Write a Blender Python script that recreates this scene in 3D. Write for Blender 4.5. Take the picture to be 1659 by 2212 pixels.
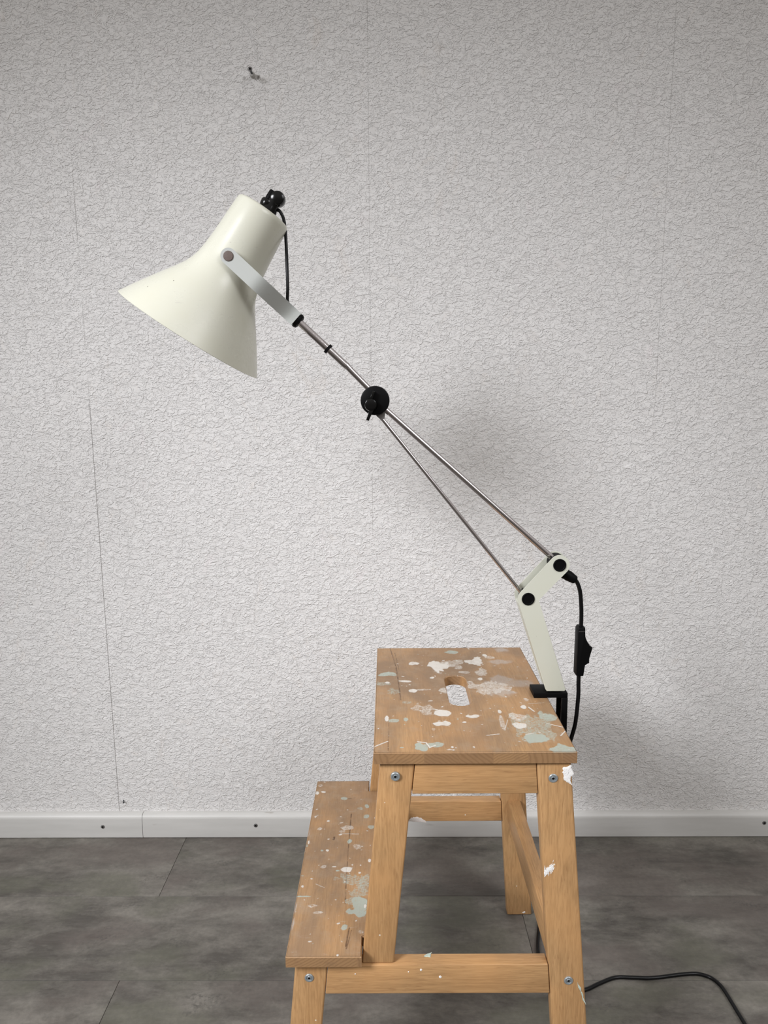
import bpy, bmesh, math, random
import numpy as np
from mathutils import Vector, Matrix, noise
random.seed(7)
for o in list(bpy.data.objects): bpy.data.objects.remove(o)
scn = bpy.context.scene
COL = scn.collection

# ------------------------------------------------------------------ camera
cam_d = bpy.data.cameras.new('camera'); cam = bpy.data.objects.new('camera', cam_d); COL.objects.link(cam)
right = Vector((0.99993, 0.0084, -0.0079)); down = Vector((-0.0065, -0.1558, -0.98777)); fwd = Vector((-0.0095, 0.98774, -0.1558))
rot = Matrix((right, -down, -fwd)).transposed().to_quaternion()
cam.rotation_mode = 'QUATERNION'; cam.rotation_quaternion = rot
cam.location = (0, -1.3503, 0.9047)
cam_d.sensor_fit = 'VERTICAL'; cam_d.sensor_height = 36.0
cam_d.lens = 1497.5 / 2212 * 36.0
cam_d.clip_start = 0.02; cam_d.clip_end = 50
scn.camera = cam

# ------------------------------------------------------------------ light
scn.view_settings.view_transform = 'Standard'; scn.view_settings.look = 'None'
scn.view_settings.gamma = 1.0; scn.view_settings.use_curve_mapping = False
scn.view_settings.exposure = 0.0
world = bpy.data.worlds.new('room_light'); scn.world = world; world.use_nodes = True
wt = world.node_tree; bg = wt.nodes['Background']
tc_ = wt.nodes.new('ShaderNodeTexCoord'); sp_ = wt.nodes.new('ShaderNodeSeparateXYZ'); wt.links.new(tc_.outputs['Generated'], sp_.inputs[0])
rmp = wt.nodes.new('ShaderNodeMapRange'); rmp.interpolation_type = 'SMOOTHSTEP'; wt.links.new(sp_.outputs[2], rmp.inputs[0])
rmp.inputs[1].default_value = -0.05; rmp.inputs[2].default_value = 0.55       # dim room below, pale ceiling above
mx_ = wt.nodes.new('ShaderNodeMix'); mx_.data_type = 'RGBA'; wt.links.new(rmp.outputs[0], mx_.inputs[0])
mx_.inputs[6].default_value = (0.228, 0.206, 0.188, 1); mx_.inputs[7].default_value = (0.69, 0.66, 0.63, 1)
wt.links.new(mx_.outputs[2], bg.inputs[0]); bg.inputs[1].default_value = 0.84

def area(name, loc, target, sx, sy, power, color, spread=None):
    ld = bpy.data.lights.new(name, 'AREA'); ld.shape = 'RECTANGLE'; ld.size = sx; ld.size_y = sy
    ld.energy = power; ld.color = color
    if spread: ld.spread = math.radians(spread)
    lo = bpy.data.objects.new(name, ld); COL.objects.link(lo); lo.location = loc
    lo.rotation_euler = (Vector(target) - Vector(loc)).to_track_quat('-Z', 'Y').to_euler()
    return lo
# a deep-set roof window up to the left, in front of the wall
area('skylight_daylight', (-1.72, -2.06, 2.00), (0.18, -0.10, 0.18), 0.72, 0.72, 10.4, (0.955, 0.962, 1.0), 60)
area('window_daylight', (1.35, -1.95, 2.05), (0.00, -0.10, 0.15), 0.9, 0.9, 3.2, (0.965, 0.965, 1.0), 64)

# ------------------------------------------------------------------ helpers
def link(name, me, mat=None, parent=None, smooth=False):
    o = bpy.data.objects.new(name, me); COL.objects.link(o)
    if mat: me.materials.append(mat)
    if parent: o.parent = parent
    if smooth:
        me.polygons.foreach_set('use_smooth', [True] * len(me.polygons))
        me.set_sharp_from_angle(angle=math.radians(38))
    return o
def from_bm(name, bm, mat=None, parent=None, smooth=True):
    bmesh.ops.recalc_face_normals(bm, faces=bm.faces)
    me = bpy.data.meshes.new(name); bm.to_mesh(me); bm.free()
    return link(name, me, mat, parent, smooth)
def bevel(bm, off, seg=2, edges=None):
    bmesh.ops.bevel(bm, geom=list(edges or bm.edges), offset=off, segments=seg, profile=0.5, affect='EDGES')
def add_hexa(bm, low, high):
    """low/high: four points each, same order."""
    a = [bm.verts.new(p) for p in low]; b = [bm.verts.new(p) for p in high]
    bm.faces.new(a[::-1]); bm.faces.new(b)
    for i in range(4):
        j = (i + 1) % 4; bm.faces.new((a[i], a[j], b[j], b[i]))
def add_box(bm, x0, x1, y0, y1, z0, z1):
    add_hexa(bm, [(x0, y0, z0), (x1, y0, z0), (x1, y1, z0), (x0, y1, z0)], [(x0, y0, z1), (x1, y0, z1), (x1, y1, z1), (x0, y1, z1)])
def box(name, x0, x1, y0, y1, z0, z1, mat, parent, bv=0.001):
    bm = bmesh.new(); add_box(bm, x0, x1, y0, y1, z0, z1)
    if bv: bevel(bm, bv)
    return from_bm(name, bm, mat, parent)
def frame_of(d):
    d = Vector(d).normalized(); u = d.cross(Vector((0, 1, 0)))
    if u.length < 1e-3: u = d.cross(Vector((1, 0, 0)))
    u.normalize(); return u, d.cross(u).normalized(), d
def add_lathe(bm, origin, axis, prof, seg=48, close=False):
    """prof: (t along axis, r)."""
    u, v, d = frame_of(axis); O = Vector(origin); rings = []
    for t, r in prof:
        if r < 1e-7: rings.append([bm.verts.new(O + d * t)])
        else: rings.append([bm.verts.new(O + d * t + (u * math.cos(2 * math.pi * k / seg) + v * math.sin(2 * math.pi * k / seg)) * r) for k in range(seg)])
    pairs = list(zip(rings, rings[1:]))
    if close: pairs.append((rings[-1], rings[0]))
    for A, B in pairs:
        for k in range(seg):
            q = (k + 1) % seg
            if len(A) == 1 and len(B) == 1: continue
            if len(A) == 1: bm.faces.new((A[0], B[k], B[q]))
            elif len(B) == 1: bm.faces.new((A[k], A[q], B[0]))
            else: bm.faces.new((A[k], A[q], B[q], B[k]))
def lathe(name, origin, axis, prof, mat, parent, seg=48, close=False):
    bm = bmesh.new(); add_lathe(bm, origin, axis, prof, seg, close); return from_bm(name, bm, mat, parent)
def smooth_path(pts, n=10):
    P = [Vector(p) for p in pts]; P = [2 * P[0] - P[1]] + P + [2 * P[-1] - P[-2]]; out = []
    for i in range(1, len(P) - 2):
        a, b, c, d = P[i - 1:i + 3]
        for k in range(n):
            t = k / n
            out.append(0.5 * ((2 * b) + (c - a) * t + (2 * a - 5 * b + 4 * c - d) * t * t + (3 * b - a - 3 * c + d) * t ** 3))
    out.append(P[-2]); return out
def add_tube(bm, path, r, seg=16):
    path = [Vector(p) for p in path]; n = len(path); u = None; rings = []
    for i, p in enumerate(path):
        t = (path[min(i + 1, n - 1)] - path[max(i - 1, 0)]).normalized()
        if u is None:
            u = t.cross(Vector((0, 1, 0)))
            if u.length < 1e-3: u = t.cross(Vector((1, 0, 0)))
        u = (u - t * u.dot(t)).normalized(); v = t.cross(u)
        rr = r(i / (n - 1)) if callable(r) else r
        rings.append([bm.verts.new(p + (u * math.cos(2 * math.pi * k / seg) + v * math.sin(2 * math.pi * k / seg)) * rr) for k in range(seg)])
    for A, B in zip(rings, rings[1:]):
        for k in range(seg): bm.faces.new((A[k], A[(k + 1) % seg], B[(k + 1) % seg], B[k]))
    bm.faces.new(rings[0][::-1]); bm.faces.new(rings[-1])
def tube(name, path, r, mat, parent, seg=16):
    bm = bmesh.new(); add_tube(bm, path, r, seg); return from_bm(name, bm, mat, parent)
def add_prism_y(bm, outline, y0, y1):
    a = [bm.verts.new((x, y0, z)) for x, z in outline]; b = [bm.verts.new((x, y1, z)) for x, z in outline]
    bm.faces.new(a); bm.faces.new(b[::-1]); n = len(a)
    for i in range(n): bm.faces.new((a[i], b[i], b[(i + 1) % n], a[(i + 1) % n]))
def prism_y(name, outline, y0, y1, mat, parent, bv=0):
    bm = bmesh.new(); add_prism_y(bm, outline, y0, y1)
    if bv:
        es = [e for e in bm.edges if abs(e.verts[0].co.y - e.verts[1].co.y) < 1e-9]
        bevel(bm, bv, 2, es)
    return from_bm(name, bm, mat, parent)
def round_poly(pts, rad, n=8):
    """round the corners of a 2D polygon; rad: one per corner."""
    out = []; m = len(pts)
    for i, p in enumerate(pts):
        r = rad[i] if hasattr(rad, '__len__') else rad
        p = Vector(p); a = (Vector(pts[i - 1]) - p).normalized(); b = (Vector(pts[(i + 1) % m]) - p).normalized()
        ang = a.angle(b)
        if r < 1e-6: out.append((p.x, p.y)); continue
        tl = r / math.tan(ang / 2); c = p + (a + b).normalized() * (r / math.sin(ang / 2))
        s = p + a * tl - c; e = p + b * tl - c; a0 = math.atan2(s.y, s.x); a1 = math.atan2(e.y, e.x)
        da = (a1 - a0 + math.pi) % (2 * math.pi) - math.pi
        for k in range(n + 1):
            t = a0 + da * k / n; out.append((c.x + r * math.cos(t), c.y + r * math.sin(t)))
    return out
def root(name, loc, label, cat, rz=0, group=None):
    o = bpy.data.objects.new(name, None); COL.objects.link(o); o.location = loc; o.rotation_euler = (0, 0, rz)
    o.empty_display_size = 0.05; o['label'] = label; o['category'] = cat
    if group: o['group'] = group
    return o

# ------------------------------------------------------------------ materials
class NT:
    def __init__(s, name):
        s.m = bpy.data.materials.new(name); s.m.use_nodes = True; s.t = s.m.node_tree; s.b = s.t.nodes['Principled BSDF']
    def n(s, kind, **kw):
        nd = s.t.nodes.new(kind)
        for k, v in kw.items(): setattr(nd, k, v)
        return nd
    def l(s, a, b): s.t.links.new(a, b)
    def put(s, sock, v):
        if hasattr(v, 'is_linked') or isinstance(v, bpy.types.NodeSocket): s.l(v, sock)
        else: sock.default_value = v
    def math(s, op, a, b=None, c=None, clamp=False):
        nd = s.n('ShaderNodeMath', operation=op, use_clamp=clamp)
        for i, v in enumerate((a, b, c)):
            if v is not None: s.put(nd.inputs[i], v)
        return nd.outputs[0]
    def mix(s, f, a, b, mode='MIX'):
        nd = s.n('ShaderNodeMix', data_type='RGBA', blend_type=mode)
        s.put(nd.inputs[0], f)
        for i, v in ((6, a), (7, b)):
            if isinstance(v, tuple): v = (*v, 1) if len(v) == 3 else v
            s.put(nd.inputs[i], v)
        return nd.outputs[2]
    def map(s, v, a, b, c=0.0, d=1.0, smooth=False):
        nd = s.n('ShaderNodeMapRange'); nd.interpolation_type = 'SMOOTHSTEP' if smooth else 'LINEAR'
        s.put(nd.inputs[0], v)
        for i, x in enumerate((a, b, c, d)): nd.inputs[i + 1].default_value = x
        return nd.outputs[0]
    def obj(s): return s.n('ShaderNodeTexCoord').outputs['Object']
    def scale(s, v, sc, off=(0, 0, 0)):
        nd = s.n('ShaderNodeMapping'); s.l(v, nd.inputs[0]); nd.inputs['Scale'].default_value = sc; nd.inputs['Location'].default_value = off
        return nd.outputs[0]
    def noise(s, v, sc, det=2, rough=0.5, dist=0.0, out=0, dims='3D'):
        nd = s.n('ShaderNodeTexNoise'); nd.noise_dimensions = dims; s.l(v, nd.inputs['Vector'])
        nd.inputs['Scale'].default_value = sc; nd.inputs['Detail'].default_value = det
        nd.inputs['Roughness'].default_value = rough; nd.inputs['Distortion'].default_value = dist
        return nd.outputs[out]
    def voronoi(s, v, sc, feature='F1', rnd=1.0, out=0):
        nd = s.n('ShaderNodeTexVoronoi', feature=feature); s.l(v, nd.inputs['Vector']); nd.inputs['Scale'].default_value = sc
        nd.inputs['Randomness'].default_value = rnd; return nd.outputs[out]
    def bump(s, h, dist, strength=1.0):
        nd = s.n('ShaderNodeBump'); s.l(h, nd.inputs['Height']); nd.inputs['Distance'].default_value = dist; nd.inputs['Strength'].default_value = strength
        s.l(nd.outputs[0], s.b.inputs['Normal']); return nd
    def xyz(s, v):
        nd = s.n('ShaderNodeSeparateXYZ'); s.l(v, nd.inputs[0]); return nd.outputs
    def base(s, v): s.put(s.b.inputs['Base Color'], (*v, 1) if isinstance(v, tuple) and len(v) == 3 else v)
    def set(s, **kw):
        for k, v in kw.items(): s.put(s.b.inputs[k.replace('_', ' ')], v)

def simple(name, col, rough=0.5, metal=0.0, spec=0.5, nscale=0, nbump=0, var=0.0):
    t = NT(name); t.set(Roughness=rough, Metallic=metal); t.b.inputs['Specular IOR Level'].default_value = spec
    c = t.obj()
    if var:
        n = t.noise(c, 40, 3)
        t.base(t.mix(t.map(n, .35, .65), tuple(k * (1 - var) for k in col), tuple(min(1, k * (1 + var)) for k in col)))
    else: t.base(col)
    if nbump: t.bump(t.noise(c, nscale, 3), nbump)
    return t.m

def wallpaper():
    t = NT('embossed_wallpaper'); c = t.obj(); x, y, z = t.xyz(c)
    t.set(Roughness=0.55); t.b.inputs['Specular IOR Level'].default_value = 0.35
    # embossed worm-like creases: level lines of warped noise, raised plateaus between them
    s1 = t.scale(c, (1.0, 1.0, 1.35)); s2 = t.scale(c, (1.0, 1.0, 1.9), (3.1, 0, 1.7))
    n1 = t.noise(s1, 56, 3.0, 0.60, 0.6); n2 = t.noise(s2, 78, 2.4, 0.58, 0.8)
    n3 = t.noise(c, 240, 2, 0.5)
    p1 = t.map(n1, 0.474, 0.524, 0, 1, True); p2 = t.map(n2, 0.545, 0.592, 0, 1, True)
    p3 = t.map(n1, 0.595, 0.635, 0, 1, True); p4 = t.map(n2, 0.392, 0.432, 1, 0, True)
    h = t.math('ADD', t.math('MULTIPLY', p1, 0.55), t.math('MULTIPLY', p2, 0.45))
    h = t.math('ADD', h, t.math('MULTIPLY', p3, -0.4)); h = t.math('ADD', h, t.math('MULTIPLY', p4, 0.4))
    h = t.math('ADD', h, t.math('MULTIPLY', n3, 0.07))
    # sheet joints: hairlines that open and close along their height
    seam = None; wob = t.math('MULTIPLY', t.math('SUBTRACT', t.noise(c, 3.0, 1), 0.5), 0.002)
    gate = t.map(t.noise(t.scale(c, (1, 1, 1), (0, 0, 5)), 5.5, 3, 0.6), 0.46, 0.62, 0.0, 0.55)
    for sx, z0_, z1_, amt in ((-0.5797, 0.97, 0.88, 0.62), (-0.0353, 0.85, 0.95, 0.22), (0.5091, 0.78, 0.95, 0.25), (-1.1241, 0.9, 0.8, 0.5), (1.0535, 0.9, 0.8, 0.5)):
        d = t.math('ABSOLUTE', t.math('SUBTRACT', t.math('ADD', x, wob), sx))
        m = t.map(d, 0.0003, 0.0007, 1, 0)
        g = t.map(z, z0_, z1_, 0, amt)
        m = t.math('MULTIPLY', m, t.math('MAXIMUM', g, t.math('MULTIPLY', gate, 0.8 if sx < -0.5 else 0.5)))
        seam = m if seam is None else t.math('MAXIMUM', seam, m)
    h = t.math('SUBTRACT', h, t.math('MULTIPLY', seam, 0.8))
    t.bump(h, 0.00145, 1.0)
    # faint yellow and pink fibres and blotches printed in the paper
    fib = t.map(t.noise(t.scale(c, (1, 1, 0.6)), 16, 4, 0.7, 1.5), 0.60, 0.72)
    col = t.mix(t.math('MULTIPLY', fib, 0.35), (0.728, 0.718, 0.706), (0.715, 0.66, 0.605))
    pnk = t.map(t.noise(t.scale(c, (1, 1, 0.7), (7, 2, 4)), 13, 4, 0.7, 1.2), 0.62, 0.74)
    col = t.mix(t.math('MULTIPLY', pnk, 0.30), col, (0.76, 0.68, 0.69))
    gr = t.map(t.math('MULTIPLY', t.math('SUBTRACT', 1.0, p1), t.noise(c, 30, 2)), 0.3, 0.6)
    col = t.mix(t.math('MULTIPLY', gr, 0.34), col, (0.60, 0.585, 0.57))
    col = t.mix(seam, col, (0.20, 0.18, 0.16))
    # rubbed dirt around old plug holes beside the screw
    for hx, hz, r in ((-0.2325, 1.4845, 0.0040), (-0.2575, 1.4835, 0.0038)):
        dx = t.math('SUBTRACT', x, hx); dz = t.math('SUBTRACT', z, hz)
        d = t.math('SQRT', t.math('ADD', t.math('MULTIPLY', dx, dx), t.math('MULTIPLY', dz, dz)))
        d = t.math('ADD', d, t.math('MULTIPLY', t.math('SUBTRACT', n3, 0.5), 0.003))
        col = t.mix(t.math('MULTIPLY', t.map(d, r * 0.3, r, 1, 0), 0.75 if hx > -0.24 else 0.45), col, (0.13, 0.115, 0.095))
    t.base(col); return t.m

def floor_mat():
    t = NT('concrete_look_vinyl'); c = t.obj()
    at = t.n('ShaderNodeAttribute', attribute_name='plank').outputs['Vector']
    off = t.n('ShaderNodeVectorMath', operation='MULTIPLY_ADD'); t.l(at, off.inputs[0]); off.inputs[1].default_value = (7, 5, 3); t.l(c, off.inputs[2])
    v = off.outputs[0]; vs = t.scale(v, (1, 2.6, 1))
    big = t.noise(vs, 3.2, 6, 0.66, 0.3); mid = t.noise(t.scale(v, (1, 2.0, 1), (2, 9, 0)), 13, 7, 0.74, 0.2)
    hue = t.noise(t.scale(v, (1, 1.8, 1), (5, 1, 0)), 4.5, 3); fine = t.noise(v, 130, 3, 0.6)
    lin = t.noise(t.scale(v, (1, 6, 1), (1, 1, 2)), 30, 4, 0.7)
    k = t.math('ADD', t.math('MULTIPLY', big, 0.55), t.math('MULTIPLY', mid, 0.45))
    col = t.mix(t.map(k, 0.42, 0.585), (0.070, 0.063, 0.054), (0.222, 0.207, 0.180))
    col = t.mix(t.map(hue, 0.52, 0.62, 0, 0.6), col, (0.120, 0.121, 0.088))
    col = t.mix(t.map(hue, 0.48, 0.38, 0, 0.6), col, (0.125, 0.103, 0.092))
    dk = t.math('MULTIPLY', t.map(t.noise(t.scale(v, (1, 2, 1), (3, 3, 3)), 9, 4, 0.7), 0.56, 0.68), t.map(t.noise(v, 210, 2), 0.45, 0.62))
    col = t.mix(t.math('MULTIPLY', dk, 0.6), col, (0.05, 0.047, 0.043))
    col = t.mix(t.map(lin, 0.3, 0.75, 0.0, 0.35), col, (0.17, 0.16, 0.145))
    col = t.mix(t.map(fine, 0.3, 0.7, 0.0, 0.30), col, (0.07, 0.066, 0.06))
    t.base(col)
    t.set(Roughness=t.map(mid, 0.3, 0.7, 0.50, 0.68)); t.b.inputs['Specular IOR Level'].default_value = 0.3
    h = t.math('ADD', fine, t.math('MULTIPLY', dk, -0.6)); t.bump(h, 0.0004, 0.6); return t.m

def wood(name, axis, worn=False, strips=False, tone=1.0):
    """beech: axis = grain direction in the object's own frame."""
    t = NT(name); c = t.obj(); X, Y, Z = t.xyz(c)
    rnd = t.n('ShaderNodeObjectInfo').outputs['Random']
    off = t.n('ShaderNodeCombineXYZ'); t.l(t.math('MULTIPLY', rnd, 3.0), off.inputs[0]); t.l(t.math('MULTIPLY', rnd, 5.0), off.inputs[1]); t.l(t.math('MULTIPLY', rnd, 2.0), off.inputs[2])
    va = t.n('ShaderNodeVectorMath', operation='ADD'); t.l(c, va.inputs[0]); t.l(off.outputs[0], va.inputs[1]); v = va.outputs[0]
    strip_v = None
    if strips:
        sid = t.math('FLOOR', t.math('DIVIDE', t.math('ADD', X, 0.0215), 0.0405))
        wn = t.n('ShaderNodeTexWhiteNoise', noise_dimensions='1D'); t.l(sid, wn.inputs['W']); strip_v = wn.outputs[0]
        o2 = t.n('ShaderNodeVectorMath', operation='MULTIPLY_ADD'); t.l(wn.outputs[1], o2.inputs[0]); o2.inputs[1].default_value = (2, 2, 2); t.l(v, o2.inputs[2]); v = o2.outputs[0]
    al, fl = 0.06, 0.11
    sc = [1, 1, 1]; sc['xyz'.index(axis)] = al; sf = [1, 1, 1]; sf['xyz'.index(axis)] = fl
    g1 = t.noise(t.scale(v, tuple(sc)), 55, 4, 0.6, 0.6); g2 = t.noise(t.scale(v, tuple(sc)), 520, 2, 0.6, 0.2)
    fleck = t.map(t.noise(t.scale(v, tuple(sf)), 620, 1, 0.5), 0.62, 0.72)
    blot = t.noise(v, 14, 2)
    lo, hi = tuple(k * tone for k in (0.385, 0.215, 0.092)), tuple(k * tone for k in (0.53, 0.325, 0.155))
    col = t.mix(t.map(g1, 0.12, 0.88), lo, hi)
    col = t.mix(t.map(g2, 0.38, 0.68, 0.0, 0.55), col, tuple(k * 0.66 for k in lo))
    col = t.mix(t.math('MULTIPLY', fleck, 0.34), col, (0.22, 0.105, 0.045))
    col = t.mix(t.map(blot, 0.40, 0.7, 0, 0.35), col, tuple(k * 1.05 for k in (0.60, 0.32, 0.13)))
    if strips: col = t.mix(t.math('MULTIPLY', strip_v, 0.35), col, (0.30, 0.16, 0.075))
    if worn:
        # grime and wear of the trodden surface
        up = t.map(t.xyz(t.n('ShaderNodeTexCoord').outputs['Normal'])[2], 0.5, 0.9)
        w1 = t.noise(t.scale(c, (1, 0.6, 1)), 9, 4, 0.62, 0.5); w2 = t.noise(t.scale(c, (1, 1.0, 1), (4, 1, 0)), 38, 4, 0.7)
        back = t.map(Y, 0.0, 0.20, 0.0, 0.30)
        grime = t.math('MULTIPLY', t.math('ADD', t.map(w1, 0.40, 0.62, 0.0, 0.80), back, clamp=True), up)
        col = t.mix(t.math('MULTIPLY', grime, 0.85), col, (0.235, 0.158, 0.100))
        col = t.mix(t.math('MULTIPLY', t.map(w2, 0.50, 0.72, 0, 0.5), up), col, (0.36, 0.27, 0.185))
        pa = t.n('ShaderNodeAttribute', attribute_name='paint')
        sep = t.n('ShaderNodeSeparateColor'); t.l(pa.outputs['Color'], sep.inputs[0]); R_, G_, B_ = sep.outputs[:3]
        ck = t.n('ShaderNodeAttribute', attribute_name='crack').outputs['Fac']
        dn = t.noise(c, 700, 3, 0.7)
        t_m = t.map(t.math('ADD', G_, t.math('MULTIPLY', t.math('SUBTRACT', dn, 0.5), 0.55)), 0.22, 0.95)
        t_w = t.map(t.math('ADD', R_, t.math('MULTIPLY', t.math('SUBTRACT', dn, 0.5), 0.35)), 0.18, 0.95)
        t_g = t.math('MULTIPLY', B_, 0.7)
        scuff = t.math('MULTIPLY', t.map(t.noise(t.scale(c, (0.45, 1.6, 1), (2, 7, 1)), 120, 4, 0.75, 0.6), 0.60, 0.74), t.map(t.noise(c, 14, 3, 0.6), 0.45, 0.62))
        col = t.mix(t.math('MULTIPLY', t.math('MULTIPLY', scuff, up), 0.40), col, (0.52, 0.48, 0.43))
        col = t.mix(ck, col, (0.085, 0.042, 0.022))
        col = t.mix(t_g, col, (0.46, 0.425, 0.395)); col = t.mix(t.math('MULTIPLY', t_m, 0.88), col, (0.40, 0.455, 0.40))
        col = t.mix(t.math('MULTIPLY', t_w, 0.92), col, (0.68, 0.645, 0.59))
        # end grain: darker, with slanting year rings and a grubby upper arris
        ny = t.map(t.math('ABSOLUTE', t.xyz(t.n('ShaderNodeTexCoord').outputs['Normal'])[1]), 0.6, 0.9)
        slant = t.math('MULTIPLY', t.math('SUBTRACT', strip_v, 0.5), 2.4)
        ph = t.math('ADD', t.math('ADD', t.math('MULTIPLY', X, 900), t.math('MULTIPLY', t.math('MULTIPLY', Z, 1500), slant)), t.math('MULTIPLY', t.noise(c, 60, 2), 9))
        ring = t.map(t.math('SINE', ph), -0.2, 0.9)
        eg = t.mix(t.math('MULTIPLY', ring, 0.35), t.mix(strip_v, (0.33, 0.195, 0.095), (0.255, 0.15, 0.078)), (0.15, 0.080, 0.038))
        eg = t.mix(t.map(t.noise(t.scale(c, (1, 1, 1.4)), 45, 3, 0.6), 0.55, 0.75, 0, 0.5), eg, (0.16, 0.10, 0.06))
        eg = t.mix(t.math('MULTIPLY', t.map(Z, 0.4975, 0.4995), 0.7), eg, (0.07, 0.045, 0.03))
        col = t.mix(t.math('MULTIPLY', ny, 0.92), col, eg)
        t.set(Roughness=t.map(grime, 0, 1, 0.40, 0.55))
        hh = t.math('ADD', t.math('MULTIPLY', g2, 0.3), t.math('ADD', t_w, t.math('MULTIPLY', t_m, 0.5)))
        t.bump(t.math('SUBTRACT', hh, ck), 0.00045, 0.8)
    else:
        # tiny cream paint specks
        vo = t.voronoi(c, 85); sel = t.n('ShaderNodeTexWhiteNoise', noise_dimensions='3D')
        vp = t.n('ShaderNodeTexVoronoi'); t.l(c, vp.inputs['Vector']); vp.inputs['Scale'].default_value = 85; t.l(vp.outputs['Color'], sel.inputs['Vector'])
        sp = t.math('MULTIPLY', t.map(vo, 0.05, 0.11, 1, 0), t.math('GREATER_THAN', sel.outputs[0], 0.93))
        col = t.mix(sp, col, (0.82, 0.76, 0.64))
        t.set(Roughness=0.42); t.bump(g2, 0.0002, 0.6)
    t.b.inputs['Specular IOR Level'].default_value = 0.4
    t.base(col); return t.m

def lacquer(name, col, rough=0.32, chips=0.03):
    t = NT(name); c = t.obj()
    n = t.noise(c, 22, 4, 0.6); v = t.noise(c, 170, 2, 0.5)
    k = t.mix(t.map(n, 0.35, 0.7, 0, 0.35), col, tuple(q * f for q, f in zip(col, (0.94, 0.93, 0.86))))
    k = t.mix(t.map(v, 0.76, 0.78), k, (0.12, 0.10, 0.08))
    sc = t.map(t.noise(t.scale(c, (1, 1, 6)), 60, 2), 0.70, 0.74, 0, 0.25); k = t.mix(sc, k, (0.42, 0.40, 0.36))
    t.base(k); t.set(Roughness=t.map(n, 0.3, 0.7, rough, rough + 0.1)); t.b.inputs['Specular IOR Level'].default_value = 0.5
    t.bump(t.noise(c, 400, 2), 0.00004, 0.5); return t.m

M_wall = wallpaper(); M_floor = floor_mat()
def baseboard_mat():
    t = NT('painted_baseboard'); c = t.obj()
    n = t.noise(t.scale(c, (0.12, 1, 1)), 60, 4, 0.6); d = t.noise(t.scale(c, (0.3, 1, 1), (1, 2, 3)), 45, 3)
    k = t.mix(t.map(n, 0.3, 0.7), (0.50, 0.495, 0.475), (0.56, 0.555, 0.535)); k = t.mix(t.map(d, 0.72, 0.76, 0, 0.5), k, (0.30, 0.27, 0.24))
    t.base(k); t.set(Roughness=0.45); t.bump(n, 0.0002, 0.5); return t.m
M_base = baseboard_mat()
M_top = wood('worn_beech_boards', 'y', worn=True, strips=True)
M_leg = wood('beech_upright', 'z'); M_rail = wood('beech_rail', 'x'); M_cross = wood('beech_crossbar', 'y')
M_white_paint = simple('dried_white_paint', (0.82, 0.81, 0.79), 0.5, nscale=600, nbump=0.0006)
M_pink_paint = simple('dried_pale_paint', (0.72, 0.66, 0.62), 0.5, nscale=600, nbump=0.0004)
M_mint_paint = simple('dried_mint_paint', (0.48, 0.55, 0.48), 0.5, nscale=600, nbump=0.0006)
M_zinc = simple('zinc_steel', (0.36, 0.40, 0.42), 0.42, 0.55)
M_screw = simple('dull_screw_steel', (0.16, 0.155, 0.15), 0.5, 0.5)
M_zinc_d = simple('dark_steel', (0.10, 0.105, 0.11), 0.4, 1.0)
M_chrome = simple('chrome_rod', (0.60, 0.565, 0.575), 0.09, 1.0, nscale=300, nbump=0.00002)
M_black = simple('black_plastic', (0.0025, 0.0025, 0.0028), 0.5, spec=0.11, nscale=500, nbump=0.00005)
M_gloss = simple('glossy_black_plastic', (0.0035, 0.0035, 0.0035), 0.16, spec=0.3)
M_cord = simple('black_cord_rubber', (0.004, 0.004, 0.0045), 0.30, spec=0.25)
M_shade = lacquer('cream_shade_lacquer', (0.63, 0.63, 0.54), 0.24)
M_arm = lacquer('pale_bracket_lacquer', (0.575, 0.585, 0.505), 0.40)
M_yoke = lacquer('grey_white_yoke_lacquer', (0.46, 0.48, 0.465), 0.38)
M_inner = simple('white_shade_inside', (0.8, 0.8, 0.76), 0.5)
M_rivet = simple('brown_cap', (0.115, 0.085, 0.072), 0.55, var=0.12, nscale=500, nbump=0.0001)
M_lug = simple('grey_lug', (0.14, 0.13, 0.125), 0.45)
M_plug = simple('grey_wall_plug', (0.50, 0.49, 0.47), 0.6)
M_clampi = simple('steel_brown_reflection', (0.035, 0.022, 0.016), 0.35, 0.6)  # brownish reflection on the clamp's inner face, put into the base colour

# ------------------------------------------------------------------ setting
def structure(o): o['kind'] = 'structure'; return o
bm = bmesh.new(); add_box(bm, -2.6, 2.6, 0.0, 0.12, -0.01, 2.6)
structure(from_bm('wall_back', bm, M_wall, None, False))

bm = bmesh.new(); lay = bm.loops.layers.float_color.new('plank')
def plank(x0, x1, y0, y1, pid):
    g = 0.00035; n0 = len(bm.faces); tmp = bmesh.new(); add_box(tmp, x0 + g, x1 - g, y0 + g, y1 - g, -0.004, 0)
    es = [e for e in tmp.edges if e.verts[0].co.z > -1e-6 and e.verts[1].co.z > -1e-6]
    bmesh.ops.bevel(tmp, geom=es, offset=0.00035, segments=1, affect='EDGES')
    vm = {v: bm.verts.new(v.co) for v in tmp.verts}
    for f in tmp.faces:
        nf = bm.faces.new([vm[v] for v in f.verts])
        for lp in nf.loops: lp[lay] = pid
    tmp.free()
edges_y = [0.0] + [-0.1900 - 0.1902 * k for k in range(16)]
rp = random.Random(3)
for r in range(len(edges_y) - 1):
    x = (-0.436 if r % 2 == 0 else 0.231) - 1.33 * 2
    while x < 2.6:
        plank(max(x, -2.6), min(x + 1.33, 2.6), edges_y[r + 1], edges_y[r], (rp.random(), rp.random(), rp.random(), 1)); x += 1.33
add_box(bm, -2.6, 2.6, edges_y[-1], 0.0, -0.03, -0.0025)
structure(from_bm('floor', bm, M_floor, None, False))

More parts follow.
